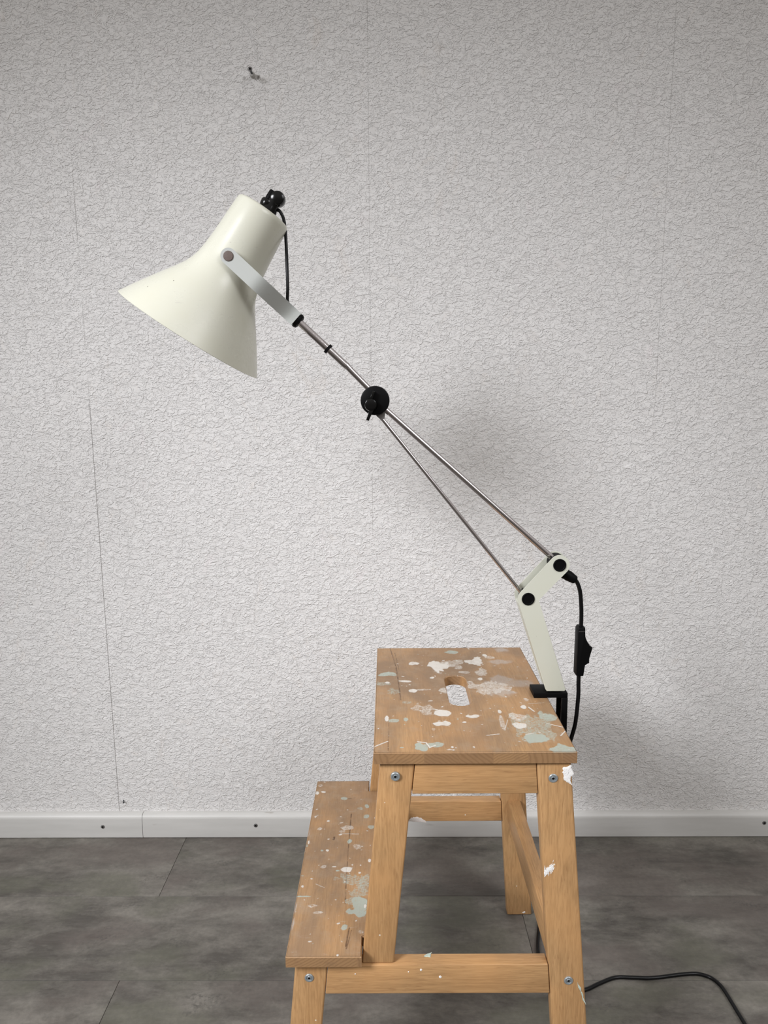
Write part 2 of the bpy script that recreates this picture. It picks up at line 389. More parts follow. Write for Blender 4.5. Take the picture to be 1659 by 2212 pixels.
def baseboard(name, x0, x1, screws):
    h, t = 0.0525, 0.0149
    prof = [(0, 0.0013), (-t, 0.0013), (-t, h - 0.0105), (-t + 0.0008, h - 0.0065), (-t + 0.003, h - 0.003), (-t + 0.0062, h - 0.0012), (-t + 0.009, h), (0, h)]
    bm = bmesh.new(); A = [bm.verts.new((x0, y, z)) for y, z in prof]; B = [bm.verts.new((x1, y, z)) for y, z in prof]
    bm.faces.new(A); bm.faces.new(B[::-1])
    for i in range(len(prof)):
        j = (i + 1) % len(prof); bm.faces.new((A[i], A[j], B[j], B[i]))
    b = structure(from_bm(name, bm, M_base))
    for sx, sz in screws:
        s = cross_screw('screw', (sx, -t - 0.0004, sz), 0.0040, b)
    return b
def cross_screw(name, loc, r, parent, axis=(0, -1, 0), shaft=0.0):
    """countersunk cross-head screw, head facing -y."""
    p = [(-0.003, 0.0), (-0.003, r * 0.5), (-0.0005, r), (0.0002, r), (0.0006, r * 0.8), (0.0008, r * 0.42), (-0.0006, r * 0.36), (-0.0012, 0)]
    bm = bmesh.new(); add_lathe(bm, loc, axis, p, 24)
    o = from_bm(name, bm, M_screw, parent)
    bm = bmesh.new()
    for a in (0.5, 0.5 + math.pi / 2):
        dx, dz = math.cos(a), math.sin(a); w = r * 0.13; L = r * 0.62; x, y, z = loc
        pts = [(x + dx * L - dz * w, z + dz * L + dx * w), (x - dx * L - dz * w, z - dz * L + dx * w), (x - dx * L + dz * w, z - dz * L - dx * w), (x + dx * L + dz * w, z + dz * L - dx * w)]
        add_prism_y(bm, pts, y - 0.00095, y + 0.001)
    from_bm('cross_recess', bm, M_gloss, o)
    return o
baseboard('baseboard_back', -2.6, -0.5278, [(-0.611, 0.0262)])
baseboard('baseboard_back.001', -0.5268, 2.6, [(-0.288, 0.0285), (0.776, 0.0318)])

# wall screw in its plug
sw = root('wall_screw', (-0.2425, 0, 1.4868), 'small cross-head screw sticking out of a plug high on the wallpaper', 'screw')
def to_local(o, r):
    o.matrix_parent_inverse = Matrix.Identity(4); o.data.transform(Matrix.Translation(-Vector(r.location)) if r.rotation_euler.z == 0 else r.matrix_basis.inverted())
o = cross_screw('head', (0, -0.0255, 0), 0.0041, sw, shaft=1)
lathe('shaft', (0, 0.004, 0), (0, -1, 0), [(0, 0), (0, 0.0021), (0.004, 0.0021), (0.010, 0.0019), (0.0275, 0.0019), (0.0275, 0)], M_zinc_d, sw, 20)
lathe('wall_plug', (0, 0.004, 0), (0, -1, 0), [(0, 0), (0, 0.0046), (0.0135, 0.0046), (0.0143, 0.0042), (0.0143, 0.0019), (0.008, 0.0019)], M_plug, sw, 24)
nl = root('wall_nail', (-0.5705, 0, 0.0785), 'tiny dark nail left in the wallpaper joint just above the baseboard', 'nail')
lathe('nail_body', (0, 0.003, 0), (0.4, -1, -0.35), [(0, 0), (0, 0.0011), (0.0095, 0.0011), (0.0095, 0.0018), (0.0105, 0.0018), (0.0107, 0)], M_zinc_d, nl, 12)

# ------------------------------------------------------------------ step stool (own frame: u right, v into the room, z up)
L = 0.3505
stool = root('step_stool', (-0.0219, -0.5930, 0), 'paint-splattered beech step stool with a hand hole, standing on the grey floor', 'step stool', rz=0.0048)
vn = lambda z: 0.004 - 0.05 * (0.48 - z)
def upright(name, u, zb, zt, far=False, inset=0.0, th=0.018, mat=None, bv=0.0022):
    """u = (left, right at zb), (left, right at zt); follows the splayed side frame."""
    (a0, a1), (b0, b1) = u; bm = bmesh.new()
    def P(uu, z, inner):
        v = vn(z) + inset + (th - inset if inner else 0)
        return (uu, L - v if far else v, z)
    add_hexa(bm, [P(a0, zb, 0), P(a1, zb, 0), P(a1, zb, 1), P(a0, zb, 1)], [P(b0, zt, 0), P(b1, zt, 0), P(b1, zt, 1), P(b0, zt, 1)])
    bevel(bm, bv, 3); return from_bm(name, bm, mat or M_leg, stool)
def ul(z): return (0.0075 - 0.0955 * (0.481 - z), 0.0484 - 0.1035 * (0.481 - z))
def ur(z): return (0.1926 + 0.0715 * (0.48 - z), 0.2335 + 0.0775 * (0.48 - z))
def ll(z): return (-0.0986 - 0.098 * (0.2241 - z), -0.0590 - 0.1 * (0.2241 - z))
ZT = 0.4855
near = {}
for far in (False, True):
    a = upright('upper_leg', (ul(0.2278), ul(ZT)), 0.2278, ZT, far, 0.0022)
    b = upright('rear_leg', (ur(0.0), ur(ZT)), 0.0, ZT, far, 0, bv=0.0028)
    c = upright('lower_leg', (ll(0.0), ll(0.2354)), 0.0, 0.2354, far, 0, bv=0.0028)
    d = upright('top_rail', ((ul(0.4455)[1] + 0.0006, ur(0.4455)[0] - 0.0006), (ul(ZT)[1] + 0.0006, ur(ZT)[0] - 0.0006)), 0.4455, ZT, far, 0.001, mat=M_rail, bv=0.001)
    e = upright('side_rail', ((ll(0.1893)[1] + 0.0006, ur(0.1893)[0] - 0.0006), (ll(0.2274)[1] + 0.0006, ur(0.2274)[0] - 0.0006)), 0.1893, 0.2274, far, 0.0, mat=M_rail, bv=0.0012)
    if not far: near = dict(upper=a, rear=b, lower=c, rail=e)
    else: farp = dict(rear=b, rail=e)
for nm, u0, u1, z0, z1 in (('crossbar', 0.013, 0.031, 0.452, 0.484), ('crossbar', 0.205, 0.223, 0.452, 0.484), ('back_stretcher', 0.2216, 0.2427, 0.1905, 0.2292), ('front_stretcher', -0.092, -0.073, 0.192, 0.2292)):
    zm = (z0 + z1) / 2; v0 = vn(zm) + 0.0185

    bm = bmesh.new(); add_box(bm, u0, u1, v0, L - v0, z0, z1); bevel(bm, 0.0015, 2); from_bm(nm, bm, M_cross, stool)

TOPB=[[0.095,0.2692,0.0141,0.0202,0,1],[0.1109,0.2777,0.0131,0.0117,0,0.6],[0.1292,0.2862,0.011,0.0083,0,0.5],[0.1555,0.2858,0.0132,0.0166,0,0.8],[0.1747,0.3129,0.0045,0.0075,0,1],[0.1823,0.3035,0.0089,0.0061,0,0.5],[0.195,0.2851,0.0164,0.0071,2,0.8],[0.0585,0.2797,0.0077,0.0071,0,0.7],[0.1268,0.263,0.0075,0.0086,0,0.6],[0.1585,0.2428,0.0095,0.0121,0,0.65],[0.1531,0.2177,0.0037,0.0047,0,0.9],[0.1853,0.213,0.0195,0.0145,2,0.8],[0.1652,0.1879,0.03,0.0222,0,0.6],[0.178,0.1683,0.0157,0.0119,2,0.9],[0.2075,0.1998,0.0202,0.0121,2,0.7],[0.0902,0.1038,0.011,0.0091,0,1],[0.0837,0.2235,0.0033,0.0037,0,1],[0.0415,0.21,0.0082,0.0041,0,0.8],[0.0525,0.1764,0.0059,0.0068,0,0.9],[0.0665,0.1796,0.0119,0.0029,0,0.4],[0.0961,0.1767,0.0059,0.0087,0,0.6],[0.1276,0.0942,0.0091,0.0073,0,0.8],[0.0851,0.0737,0.0098,0.007,0,0.9],[0.1149,0.0776,0.0029,0.0024,0,0.9],[0.0158,0.0896,0.0029,0.0072,0,0.9],[0.0158,0.2053,0.0031,0.0036,0,0.9],[0.0743,0.0578,0.0024,0.003,0,0.6],[0.1644,0.1082,0.0026,0.005,0,1],[0.1991,0.1205,0.0034,0.006,0,0.9],[0.2076,0.1447,0.0034,0.0054,0,0.5],[0.0653,0.118,0.014,0.0163,0,0.35],[0.1332,0.2432,0.0084,0.0055,0,0.6],[0.1826,0.0678,0.0088,0.0077,0,0.9],[0.1628,0.0758,0.0036,0.0195,0,0.5],[0.1853,0.0914,0.009,0.0101,0,0.6],[0.2036,0.338,0.0115,0.0104,2,0.9],[0.0936,0.013,0.0017,0.0024,0,0.9],[0.0906,0.0064,0.0049,0.0017,0,0.6],[0.2187,-0.0254,0.0016,0.0031,0,1],[0.1986,0.06,0.0262,0.032,1,0.62],[0.1963,0.0326,0.0203,0.0106,1,1],[0.193,0.0754,0.0142,0.0195,1,0.4],[0.225,0.0909,0.0108,0.0161,1,0.75],[0.2161,0.0449,0.0086,0.0182,1,0.6],[0.2236,0.0065,0.0139,0.0116,1,0.9],[0.0564,0.0135,0.0083,0.0084,1,0.9],[0.0734,0.0201,0.01,0.0062,1,0.75],[0.0169,0.2369,0.0137,0.0076,1,0.7],[0.0087,0.2003,0.0112,0.0061,1,0.55],[0.0248,0.0835,0.0063,0.0048,1,0.7],[0.0401,0.0853,0.0032,0.0056,1,0.7],[0.1222,0.3297,0.0091,0.0064,1,0.8],[0.0434,0.138,0.0067,0.0045,1,0.5],[0.0247,0.173,0.0079,0.0096,1,0.3]]
TOPL=[[-0.0,0.0141,0.0166,0.0277,0,1.3],[0.0528,0.0262,0.0628,0.0237,0,1.5],[0.0628,0.0237,0.0663,0.0123,0,1.5],[0.0662,0.0117,0.0732,0.0167,0,1.5],[0.1383,0.0415,0.1543,0.045,0,1.2],[0.1865,0.0428,0.1967,0.0466,0,1.2],[0.2189,0.0724,0.2383,0.0614,0,1.3],[0.2285,0.0394,0.2404,0.0557,0,1.3],[0.2056,0.1204,0.2104,0.1076,0,1.6],[0.2078,0.1313,0.2292,0.1341,0,0.8],[0.1712,0.0836,0.1646,0.0604,0,0.8],[0.0184,0.0777,0.0169,0.0056,3,0.8],[0.0206,0.3545,0.0299,0.2674,3,1.2],[0.0299,0.2674,0.035,0.1448,3,1.2],[0.0285,0.3281,0.0341,0.256,3,0.8]]
TRB=[[-0.1047,0.3323,0.0035,0.0053,0,1],[-0.0943,0.3364,0.0043,0.0028,0,1],[-0.101,0.3556,0.0036,0.0044,0,0.4],[-0.0481,0.2345,0.0099,0.006,0,0.6],[-0.0548,0.2257,0.0054,0.0035,0,0.4],[-0.0794,0.2529,0.0026,0.0025,0,1],[-0.0903,0.2319,0.004,0.0042,0,0.6],[-0.0742,0.1796,0.0024,0.0027,0,0.8],[-0.0818,0.1791,0.0021,0.0021,1,0.8],[-0.0282,0.1874,0.0069,0.0068,0,0.35],[-0.0434,0.1361,0.0079,0.0059,0,0.9],[-0.0246,0.1306,0.002,0.002,0,1],[-0.1018,0.1027,0.0019,0.0028,0,0.9],[-0.0769,0.1433,0.0046,0.0035,0,0.5],[-0.0612,0.1432,0.003,0.0015,0,0.7],[-0.1037,0.199,0.0014,0.0045,0,0.9],[-0.0451,-0.0172,0.0015,0.0018,0,1],[-0.0755,0.0523,0.0072,0.0025,0,0.45],[-0.0146,0.0645,0.0018,0.0034,0,1],[-0.011,0.1555,0.0023,0.0041,0,0.9],[-0.0186,0.0191,0.0032,0.0027,0,0.4],[-0.0828,0.065,0.0076,0.003,0,0.25],[-0.0191,0.2939,0.0034,0.0053,1,0.9],[-0.0293,0.2874,0.0053,0.0039,1,0.6],[-0.0183,0.2658,0.0056,0.0057,1,0.7],[-0.0103,0.2372,0.0051,0.0048,1,0.7],[-0.0436,0.2007,0.0038,0.005,1,0.9],[-0.0575,0.3162,0.0054,0.0048,1,0.7],[-0.1063,0.1907,0.0014,0.0038,1,0.9],[-0.0244,0.0541,0.0166,0.0104,1,1],[-0.0211,0.0678,0.0115,0.0128,1,1],[-0.0313,0.0732,0.0092,0.0065,1,0.5],[-0.035,0.1163,0.0193,0.0095,1,0.4],[-0.0179,0.1091,0.0096,0.0187,1,0.55],[-0.0243,0.0886,0.0109,0.0089,1,0.45],[-0.0402,0.0279,0.0038,0.0047,1,0.8],[-0.1003,0.0831,0.0125,0.0013,1,0.9],[-0.0564,0.1345,0.0036,0.0022,1,0.7],[-0.1067,0.0609,0.0015,0.0093,2,1],[-0.1062,0.0343,0.0018,0.0088,2,1],[-0.1063,0.2218,0.0018,0.0087,2,0.6]]
TRL=[[-0.0433,0.2714,-0.0433,0.1957,3,1.3],[-0.0433,0.1957,-0.0426,0.1307,3,1.0],[-0.0426,0.1307,-0.0414,0.069,3,1.2],[-0.0335,0.026,-0.0361,-0.0042,3,1.2],[-0.0303,0.022,-0.0352,-0.0078,3,1.0],[-0.0571,0.2199,-0.0295,0.2191,0,1.0],[-0.084,0.1072,-0.0714,0.1002,0,0.8],[-0.0503,0.3154,-0.0396,0.3177,3,1.2],[-0.0662,0.2114,-0.0667,0.2057,3,2]]

def fbm(x, y, s, o=0.0): return noise.fractal(Vector((x * s + o, y * s - o, 1.7 + o)), 0.7, 2.1, 4)
def paint_fields(us, vs, blobs, lines, seed, nspeck, area_uv):
    """masks on the grid: R white, G mint, B grey wash, and the crack lines."""
    U, V = np.meshgrid(us, vs, indexing='ij'); out = np.zeros(U.shape + (3,)); crack = np.zeros(U.shape)
    N1 = np.zeros(U.shape); N2 = np.zeros(U.shape); nf = noise.noise
    for i, u in enumerate(us):
        for j, v in enumerate(vs):
            N1[i, j] = nf((u * 130 + seed, v * 105, 3.1)) * 0.62 + nf((u * 420 + seed, v * 330, 1.1)) * 0.38
            N2[i, j] = nf((u * 900, v * 420 + seed, 5.1))
    WU = np.zeros(U.shape); WV = np.zeros(U.shape); SC = np.zeros(U.shape)
    for i, u in enumerate(us):
        for j, v in enumerate(vs):
            WU[i, j] = nf((u * 75, v * 60 + seed, 8.3)) + 0.5 * nf((u * 190, v * 150, 2.3)); WV[i, j] = nf((u * 75 + 9, v * 60, 4.7)) + 0.5 * nf((u * 190 + 4, v * 150, 6.3))
            SC[i, j] = nf((u * 240, v * 950, 9.1)) * 0.6 + nf((u * 800, v * 300, 2.2)) * 0.4
    for cu, cv, ru, rv, k, op in blobs:
        big = min(ru, rv) > 0.006
        wr = 0.60 if big else 0.45
        d = np.sqrt(((U - cu) / ru + WU * wr) ** 2 + ((V - cv) / rv + WV * wr) ** 2) + N1 * 0.22
        if k == 2: m = np.clip((1.25 - d) / 0.5, 0, 1) * op * np.clip(0.85 + SC * 0.6, 0, 1)
        else:
            m = np.clip((1.08 - d) / 0.14, 0, 1)
            body = np.clip(1.0 - (op < 0.95) * (1.0 - op) * 0.55 + N1 * 0.35 + SC * (0.75 if k == 1 else 0.40) * (1.35 - op), 0, 1)
            if op < 0.7: body = np.clip(body * 0.72 + SC * 0.5, 0, 1)
            m = m * body
            # dry scuffed fringe
            m = np.maximum(m, np.clip((1.75 - d) / 0.5, 0, 1) * np.clip((SC - 0.16) * 4, 0, 1) * 0.55 * op)
        out[..., k] = np.maximum(out[..., k], m)
    for a, b, c, d_, k, w in lines:
        p = np.array([a, b]); q = np.array([c, d_]) - p; ll_ = (q ** 2).sum()
        t = np.clip(((U - a) * q[0] + (V - b) * q[1]) / ll_, 0, 1)
        wob = N1 * 0.0012 if k == 0 else N1 * 0.0008
        dist = np.hypot(U - (a + q[0] * t), V - (b + q[1] * t)) + np.abs(wob) * 0.5
        m = np.clip((0.00095 * w - dist) / 0.0005, 0, 1)
        if k == 3: crack = np.maximum(crack, m * np.clip(0.55 + N1 * 1.1, 0, 0.8))
        else: out[..., k] = np.maximum(out[..., k], m)
    rr = random.Random(seed)
    for _ in range(nspeck):
        if rr.random() < 0.5:
            b = rr.choice(blobs); cu = b[0] + rr.gauss(0, 0.03); cv = b[1] + rr.gauss(0, 0.03)
        else: cu = rr.uniform(area_uv[0], area_uv[1]); cv = rr.uniform(area_uv[2], area_uv[3])
        r = 0.0003 + abs(rr.gauss(0, 0.0004)); st = rr.uniform(0.8, 2.2); k = 0 if rr.random() < 0.85 else 1; an = rr.uniform(0, 3.14)
        i0, i1 = np.searchsorted(us, [cu - 0.005, cu + 0.005]); j0, j1 = np.searchsorted(vs, [cv - 0.005, cv + 0.005])
        if i0 >= i1 or j0 >= j1: continue
        du = U[i0:i1, j0:j1] - cu; dv = V[i0:i1, j0:j1] - cv; x = du * math.cos(an) + dv * math.sin(an); y = -du * math.sin(an) + dv * math.cos(an)
        m = np.clip((r * 1.5 - np.hypot(x / st, y)) / 0.0005, 0, 1) * rr.uniform(0.6, 1)
        out[i0:i1, j0:j1, k] = np.maximum(out[i0:i1, j0:j1, k], m)
    return out, crack

def board(name, outline, z1, z0, blobs, lines, seed, nspeck, hole=None, step=0.0009, parent=None):
    """solid board with a finely divided top: outline = rectilinear (u, v) polygon, hole = (cu, cv, half length, radius)."""
    us_ = sorted({p[0] for p in outline}); vs_ = sorted({p[1] for p in outline}); inset = 0.0012
    def axis_vals(keys):
        vals = []
        for a, b in zip(keys, keys[1:]):
            n = max(1, round((b - a) / step)); vals += [a + (b - a) * k / n for k in range(n)]
        return np.array(vals + [keys[-1]])
    us, vs = axis_vals(us_), axis_vals(vs_)
    def inside(u, v):
        c = False; m = len(outline)
        for i in range(m):
            (x0, y0), (x1, y1) = outline[i], outline[(i + 1) % m]
            if (y0 > v) != (y1 > v) and u < (x1 - x0) * (v - y0) / (y1 - y0) + x0: c = not c
        return c
    def hd(u, v):
        cu, cv, hl, r = hole; dv = max(abs(v - cv) - hl, 0.0); return math.hypot(u - cu, dv) - r
    masks, crack = paint_fields(us, vs, blobs, lines, seed, nspeck, (us[0], us[-1], vs[0], vs[-1]))
    bm = bmesh.new(); lc = bm.verts.layers.float_color.new('paint'); lk = bm.verts.layers.float.new('crack'); grid = {}
    def gv(i, j):
        if (i, j) not in grid:
            v = bm.verts.new((us[i], vs[j], z1)); v[lc] = (*masks[i, j], 1); v[lk] = crack[i, j]; grid[i, j] = v
        return grid[i, j]
    for i in range(len(us) - 1):
        uc = (us[i] + us[i + 1]) / 2
        for j in range(len(vs) - 1):
            vc = (vs[j] + vs[j + 1]) / 2
            if not inside(uc, vc): continue
            if hole and hd(uc, vc) < 0: continue
            bm.faces.new((gv(i, j), gv(i + 1, j), gv(i + 1, j + 1), gv(i, j + 1)))
    top_edges = [e for e in bm.edges if len(e.link_faces) == 1]
    hv = set()
    if hole:
        for e in top_edges:
            m = (e.verts[0].co + e.verts[1].co) / 2
            if hd(m.x, m.y) < 0.004: hv |= set(e.verts)
        cu, cv, hl, r = hole
        for v in hv:
            base = Vector((cu, max(cv - hl, min(cv + hl, v.co.y)))); d = Vector((v.co.x, v.co.y)) - base
            p = base + d.normalized() * (r + 0.0010); v.co.x, v.co.y = p.x, p.y
    # rounded arris then the side wall
    g1 = bmesh.ops.extrude_edge_only(bm, edges=top_edges)['geom']; v1 = [g for g in g1 if isinstance(g, bmesh.types.BMVert)]; e1 = [g for g in g1 if isinstance(g, bmesh.types.BMEdge) and len(g.link_faces) == 1]
    for v in v1: v.co.z = z1 - 0.0012
    outer_top = {v for e in top_edges for v in e.verts} - hv
    for v in outer_top:
        du = dv = 0
        for s, (a, b) in ((1, (inset, 0)), (-1, (-inset, 0)), (2, (0, inset)), (-2, (0, -inset))):
            if not inside(v.co.x - a * 1.5, v.co.y - b * 1.5) : du += a; dv += b
        # keep simple: pull the top rim inwards a little
        v.co.x += du; v.co.y += dv
    for v in v1:
        if hole and hd(v.co.x, v.co.y) < 0.003:
            cu, cv, hl, r = hole; base = Vector((cu, max(cv - hl, min(cv + hl, v.co.y)))); d = (Vector((v.co.x, v.co.y)) - base).normalized() * r
            v.co.x, v.co.y = base.x + d.x, base.y + d.y
        v[lc] = (*(k * 0.5 for k in v[lc][:3]), 1)
    g2 = bmesh.ops.extrude_edge_only(bm, edges=e1)['geom']; v2 = [g for g in g2 if isinstance(g, bmesh.types.BMVert)]; e2 = [g for g in g2 if isinstance(g, bmesh.types.BMEdge) and len(g.link_faces) == 1]
    for v in v2: v.co.z = z0; v[lc] = (0, 0, 0, 1); v[lk] = 0
    for v in v1: v[lk] = 0
    # paint stops at the rim
    bmesh.ops.triangle_fill(bm, use_beauty=True, use_dissolve=False, edges=e2)
    return from_bm(name, bm, M_top, parent)
W = 0.2385
board('top_board', [(0, 0), (W, 0), (W, L), (0, L)], 0.5, 0.4857, TOPB, TOPL, 11, 260, hole=(0.1165, 0.1785, 0.0365, 0.0155), parent=stool)
board('step_board', [(-0.1077, -0.0205), (-0.0165, -0.0205), (-0.0165, 0.0118), (0.010, 0.0118), (0.010, L - 0.0118), (-0.0165, L - 0.0118), (-0.0165, L + 0.0205), (-0.1077, L + 0.0205)], 0.2494, 0.2355, TRB, TRL, 23, 120, parent=stool)

# barrel bolts on the near frame
def bolt(u, z, parent):
    bm = bmesh.new(); v = vn(z) - 0.0003
    add_lathe(bm, (u, v, z), (0, -1, -0.05), [(-0.002, 0), (-0.002, 0.0055), (0.0004, 0.0055), (0.0009, 0.0050), (0.0009, 0.0034), (0.0002, 0.0031), (0.0002, 0.0028), (0.0008, 0.0024), (0.0009, 0.0017), (-0.0006, 0.0015), (-0.0006, 0)], 32)
    b = from_bm('bolt', bm, M_zinc, parent)
    lathe('hex_socket', (u, v - 0.00062, z), (0, -1, -0.05), [(0, 0.00005), (0, 0.00145), (0.0001, 0.00145), (0.0001, 0)], M_gloss, b, 6)
bolt(0.0255, 0.4681, near['upper']); bolt(0.2119, 0.4650, near['rear']); bolt(0.2353, 0.2062, near['rear']); bolt(-0.0813, 0.2112, near['lower'])

# dried paint dabs standing proud of the legs and rails
def dab(name, pts, face, mat, parent, th=0.0006):
    """pts (u, z) on the near ('n') or far-inner ('f') frame face, or (u, v) on a rail top ('t')."""
    rr = random.Random(int(pts[0][0] * 1e5)); P = []
    m = len(pts)
    for i in range(m):
        a, b = Vector(pts[i]), Vector(pts[(i + 1) % m])
        for k in range(5):
            q = a.lerp(b, k / 5); s = (b - a).length * 0.10; P.append((q.x + rr.uniform(-s, s), q.y + rr.uniform(-s, s)))
    def place(p, h):
        if face == 'n': return (p[0], vn(p[1]) - h, p[1])
        if face == 'f': return (p[0], L - vn(p[1]) - 0.018 - h, p[1])
        return (p[0], p[1], 0.2274 + h)
    cx = sum(p[0] for p in P) / len(P); cy = sum(p[1] for p in P) / len(P)
    bm = bmesh.new(); R = []
    for f, h in ((1.0, -0.0002), (0.93, th * 0.7), (0.72, th), (0.35, th * 1.1)):
        R.append([bm.verts.new(place((cx + (p[0] - cx) * f, cy + (p[1] - cy) * f), h)) for p in P])
    c = bm.verts.new(place((cx, cy), th * 1.1)); n = len(P)
    for A, B in zip(R, R[1:]):
        for k in range(n): bm.faces.new((A[k], A[(k + 1) % n], B[(k + 1) % n], B[k]))
    for k in range(n): bm.faces.new((R[-1][k], R[-1][(k + 1) % n], c))
    o = from_bm(name, bm, mat, parent); return o
dab('paint_dab', [(0.2228, 0.4778), (0.2321, 0.4815), (0.2338, 0.4800), (0.2348, 0.4557), (0.2304, 0.4587), (0.225, 0.4626), (0.2232, 0.4687)], 'n', M_white_paint, near['rear'])
def streaks(parts, mat, parent, face='n'):
    bm = bmesh.new()
    for (u0, z0), (u1, z1), w in parts:
        d = Vector((u1 - u0, z1 - z0)).normalized(); n = Vector((-d.y, d.x)) * w
        q = [(u0, z0), ((u0 * 2 + u1) / 3 + n.x, (z0 * 2 + z1) / 3 + n.y), (u1, z1), ((u0 * 2 + u1) / 3 - n.x, (z0 * 2 + z1) / 3 - n.y)]
        lo = [bm.verts.new((a, vn(b) + 0.0002, b)) for a, b in q]; c = bm.verts.new(((u0 * 2 + u1) / 3, vn(z0) - 0.0004, (z0 * 2 + z1) / 3))
        for k in range(4): bm.faces.new((lo[k], lo[(k + 1) % 4], c))
    return from_bm('brush_mark', bm, mat, parent)
rs = random.Random(5); st = []
for k in range(120):
    u = rs.uniform(0.2033, 0.2135); z = 0.3500 + (u - 0.2083) * 0.55 + rs.gauss(0, 0.0028); ln = rs.uniform(0.003, 0.008)
    st.append(((u, z - ln * 0.4), (u + rs.uniform(0.0005, 0.003), z + ln * 0.6), rs.uniform(0.0003, 0.0008)))
streaks(st, M_white_paint, near['rear'])
dab('paint_dab', [(0.2040, 0.3415), (0.2050, 0.3490), (0.2080, 0.3530), (0.2125, 0.3548), (0.2132, 0.3515), (0.2100, 0.3480), (0.2062, 0.3440)], 'n', M_white_paint, near['rear'], 0.0004)
dab('paint_dab', [(0.2454, 0.2048), (0.249, 0.1985), (0.2573, 0.1738), (0.2523, 0.1853)], 'n', M_mint_paint, near['rear'], 0.0004)
for u, z, r in ((0.0553, 0.2211, 0.0016), (0.0787, 0.2116, 0.0019), (-0.025, 0.216, 0.0009), (0.04, 0.2185, 0.0008)):
    dab('paint_dot', [(u + r * math.cos(a), z + r * math.sin(a)) for a in (0, 1.25, 2.5, 3.8, 5.0)], 'n', M_white_paint, near['rail'], 0.0005)
dab('paint_dab', [(0.0585, 0.0036), (0.063, 0.0085), (0.0698, 0.0108), (0.0680, 0.0062), (0.0677, 0.0028), (0.0640, 0.0040)], 't', M_mint_paint, near['rail'])
dab('paint_dab', [(0.0500, 0.1900), (0.0552, 0.197), (0.0658, 0.1982), (0.0743, 0.1952), (0.0818, 0.1900)], 'f', M_pink_paint, farp['rail'])
dab('paint_dab', [(0.2535, 0.0052), (0.2560, 0.0075), (0.2585, 0.0082), (0.2590, 0.0060), (0.2560, 0.0045)], 'f', M_white_paint, farp['rear'])

# ------------------------------------------------------------------ clamp-on work lamp
Y0 = -0.4290; YF, YB = -0.4435, -0.4155            # rod plane, front and back faces of the bracket
lamp = root('clamp_desk_lamp', (0.2100, Y0, 0.5), 'cream metal desk lamp with long chrome arms, clamped to the edge of the wooden stool', 'lamp')
before = set(bpy.data.objects)
# --- shade (head)
rc = Vector((-0.2578, Y0, 0.9930)); tc = Vector((-0.1566, Y0, 1.1452)); ax = (rc - tc).normalized(); LEN = (rc - tc).length
prof_o = [(0, 0.0), (0, 0.0305), (0.0008, 0.0332), (0.003, 0.0350), (0.007, 0.0358), (0.03, 0.0372), (0.055, 0.0388), (0.075, 0.0408), (0.088, 0.0430), (0.098, 0.0462), (0.107, 0.0504), (0.118, 0.0573), (0.135, 0.0688), (0.150, 0.0788), (0.166, 0.0889), (0.178, 0.0961), (LEN, 0.0992)]
th = 0.0011
prof_i = [(t + (0.0011 if t < 0.02 else 0), max(0, r - th)) for t, r in prof_o[1:]][::-1]
shade = lathe('lamp_shade', tc, ax, prof_o + [(LEN + 0.0004, 0.0988)] + prof_i + [(th, 0)], M_shade, lamp, 128)
perp = Vector((ax.z, 0, -ax.x));  perp = -perp if perp.x < 0 else perp
# bulb socket inside and the black knob assembly on top
lathe('bulb_socket', tc, ax, [(0.0013, 0), (0.0013, 0.019), (0.045, 0.0185), (0.05, 0.017), (0.05, 0.014), (0.012, 0.013), (0.012, 0)], M_black, lamp, 40)
kb = tc + perp * 0.0050
hs = lathe('holder_cap', kb, -ax, [(-0.001, 0), (-0.001, 0.0100), (0.004, 0.0100), (0.008, 0.0085), (0.012, 0.0082), (0.0165, 0.0078), (0.0180, 0.006), (0.0180, 0)], M_gloss, lamp, 40)
lathe('collar', kb - perp * 0.0062 - ax * 0.0030, -ax, [(0, 0), (0, 0.0070), (0.002, 0.0084), (0.0075, 0.0090), (0.0100, 0.0078), (0.0112, 0.005), (0.0112, 0)], M_gloss, hs, 36)
lathe('push_button', kb - perp * 0.0078 - ax * 0.012, -ax, [(0, 0), (0, 0.0046), (0.0128, 0.0044), (0.0140, 0.0036), (0.0142, 0)], M_black, hs, 28)
kc = kb + perp * 0.0022 - ax * 0.0205
lathe('knob', kc + Vector((0, 0.006, 0)), (0, -1, 0), [(0, 0), (0, 0.0086), (0.002, 0.0094), (0.010, 0.0094), (0.0125, 0.0085), (0.0138, 0.006), (0.0142, 0)], M_gloss, hs, 36)
# --- yoke
pvx, pvz = -0.1939, 1.0811
pv = Vector((pvx, 0, pvz)); en = Vector((-0.1190, 0, 1.0108)); dy = (en - pv).normalized(); nn = Vector((-dy.z, 0, dy.x))
def strip(bm, centre, half_w, th_, round_start=True):
    """flat bar bent in y: centre = list of (s along dy, y); rounded first end."""
    pts = []
    for s, y, hw in centre:
        pts.append((pv + dy * s, y, hw))
    rows = []
    for i, (c, y, hw) in enumerate(pts):
        a = pts[max(i - 1, 0)]; b = pts[min(i + 1, len(pts) - 1)]
        ds = ((b[0] - a[0]).dot(dy)); dyy = b[1] - a[1]; L_ = math.hypot(ds, dyy) or 1
        off = dy * (-dyy / L_) + Vector((0, 1, 0)) * (ds / L_)
        base = Vector((c.x, y, c.z))
        rows.append([bm.verts.new(base + nn * w * hw + off * o_ * th_) for w, o_ in ((-1, -0.5), (1, -0.5), (1, 0.5), (-1, 0.5))])
    for A, B in zip(rows, rows[1:]):
        for k in range(4): bm.faces.new((A[k], A[(k + 1) % 4], B[(k + 1) % 4], B[k]))
    bm.faces.new(rows[0][::-1]); bm.faces.new(rows[-1])
hw = 0.0097; S = (en - pv).length
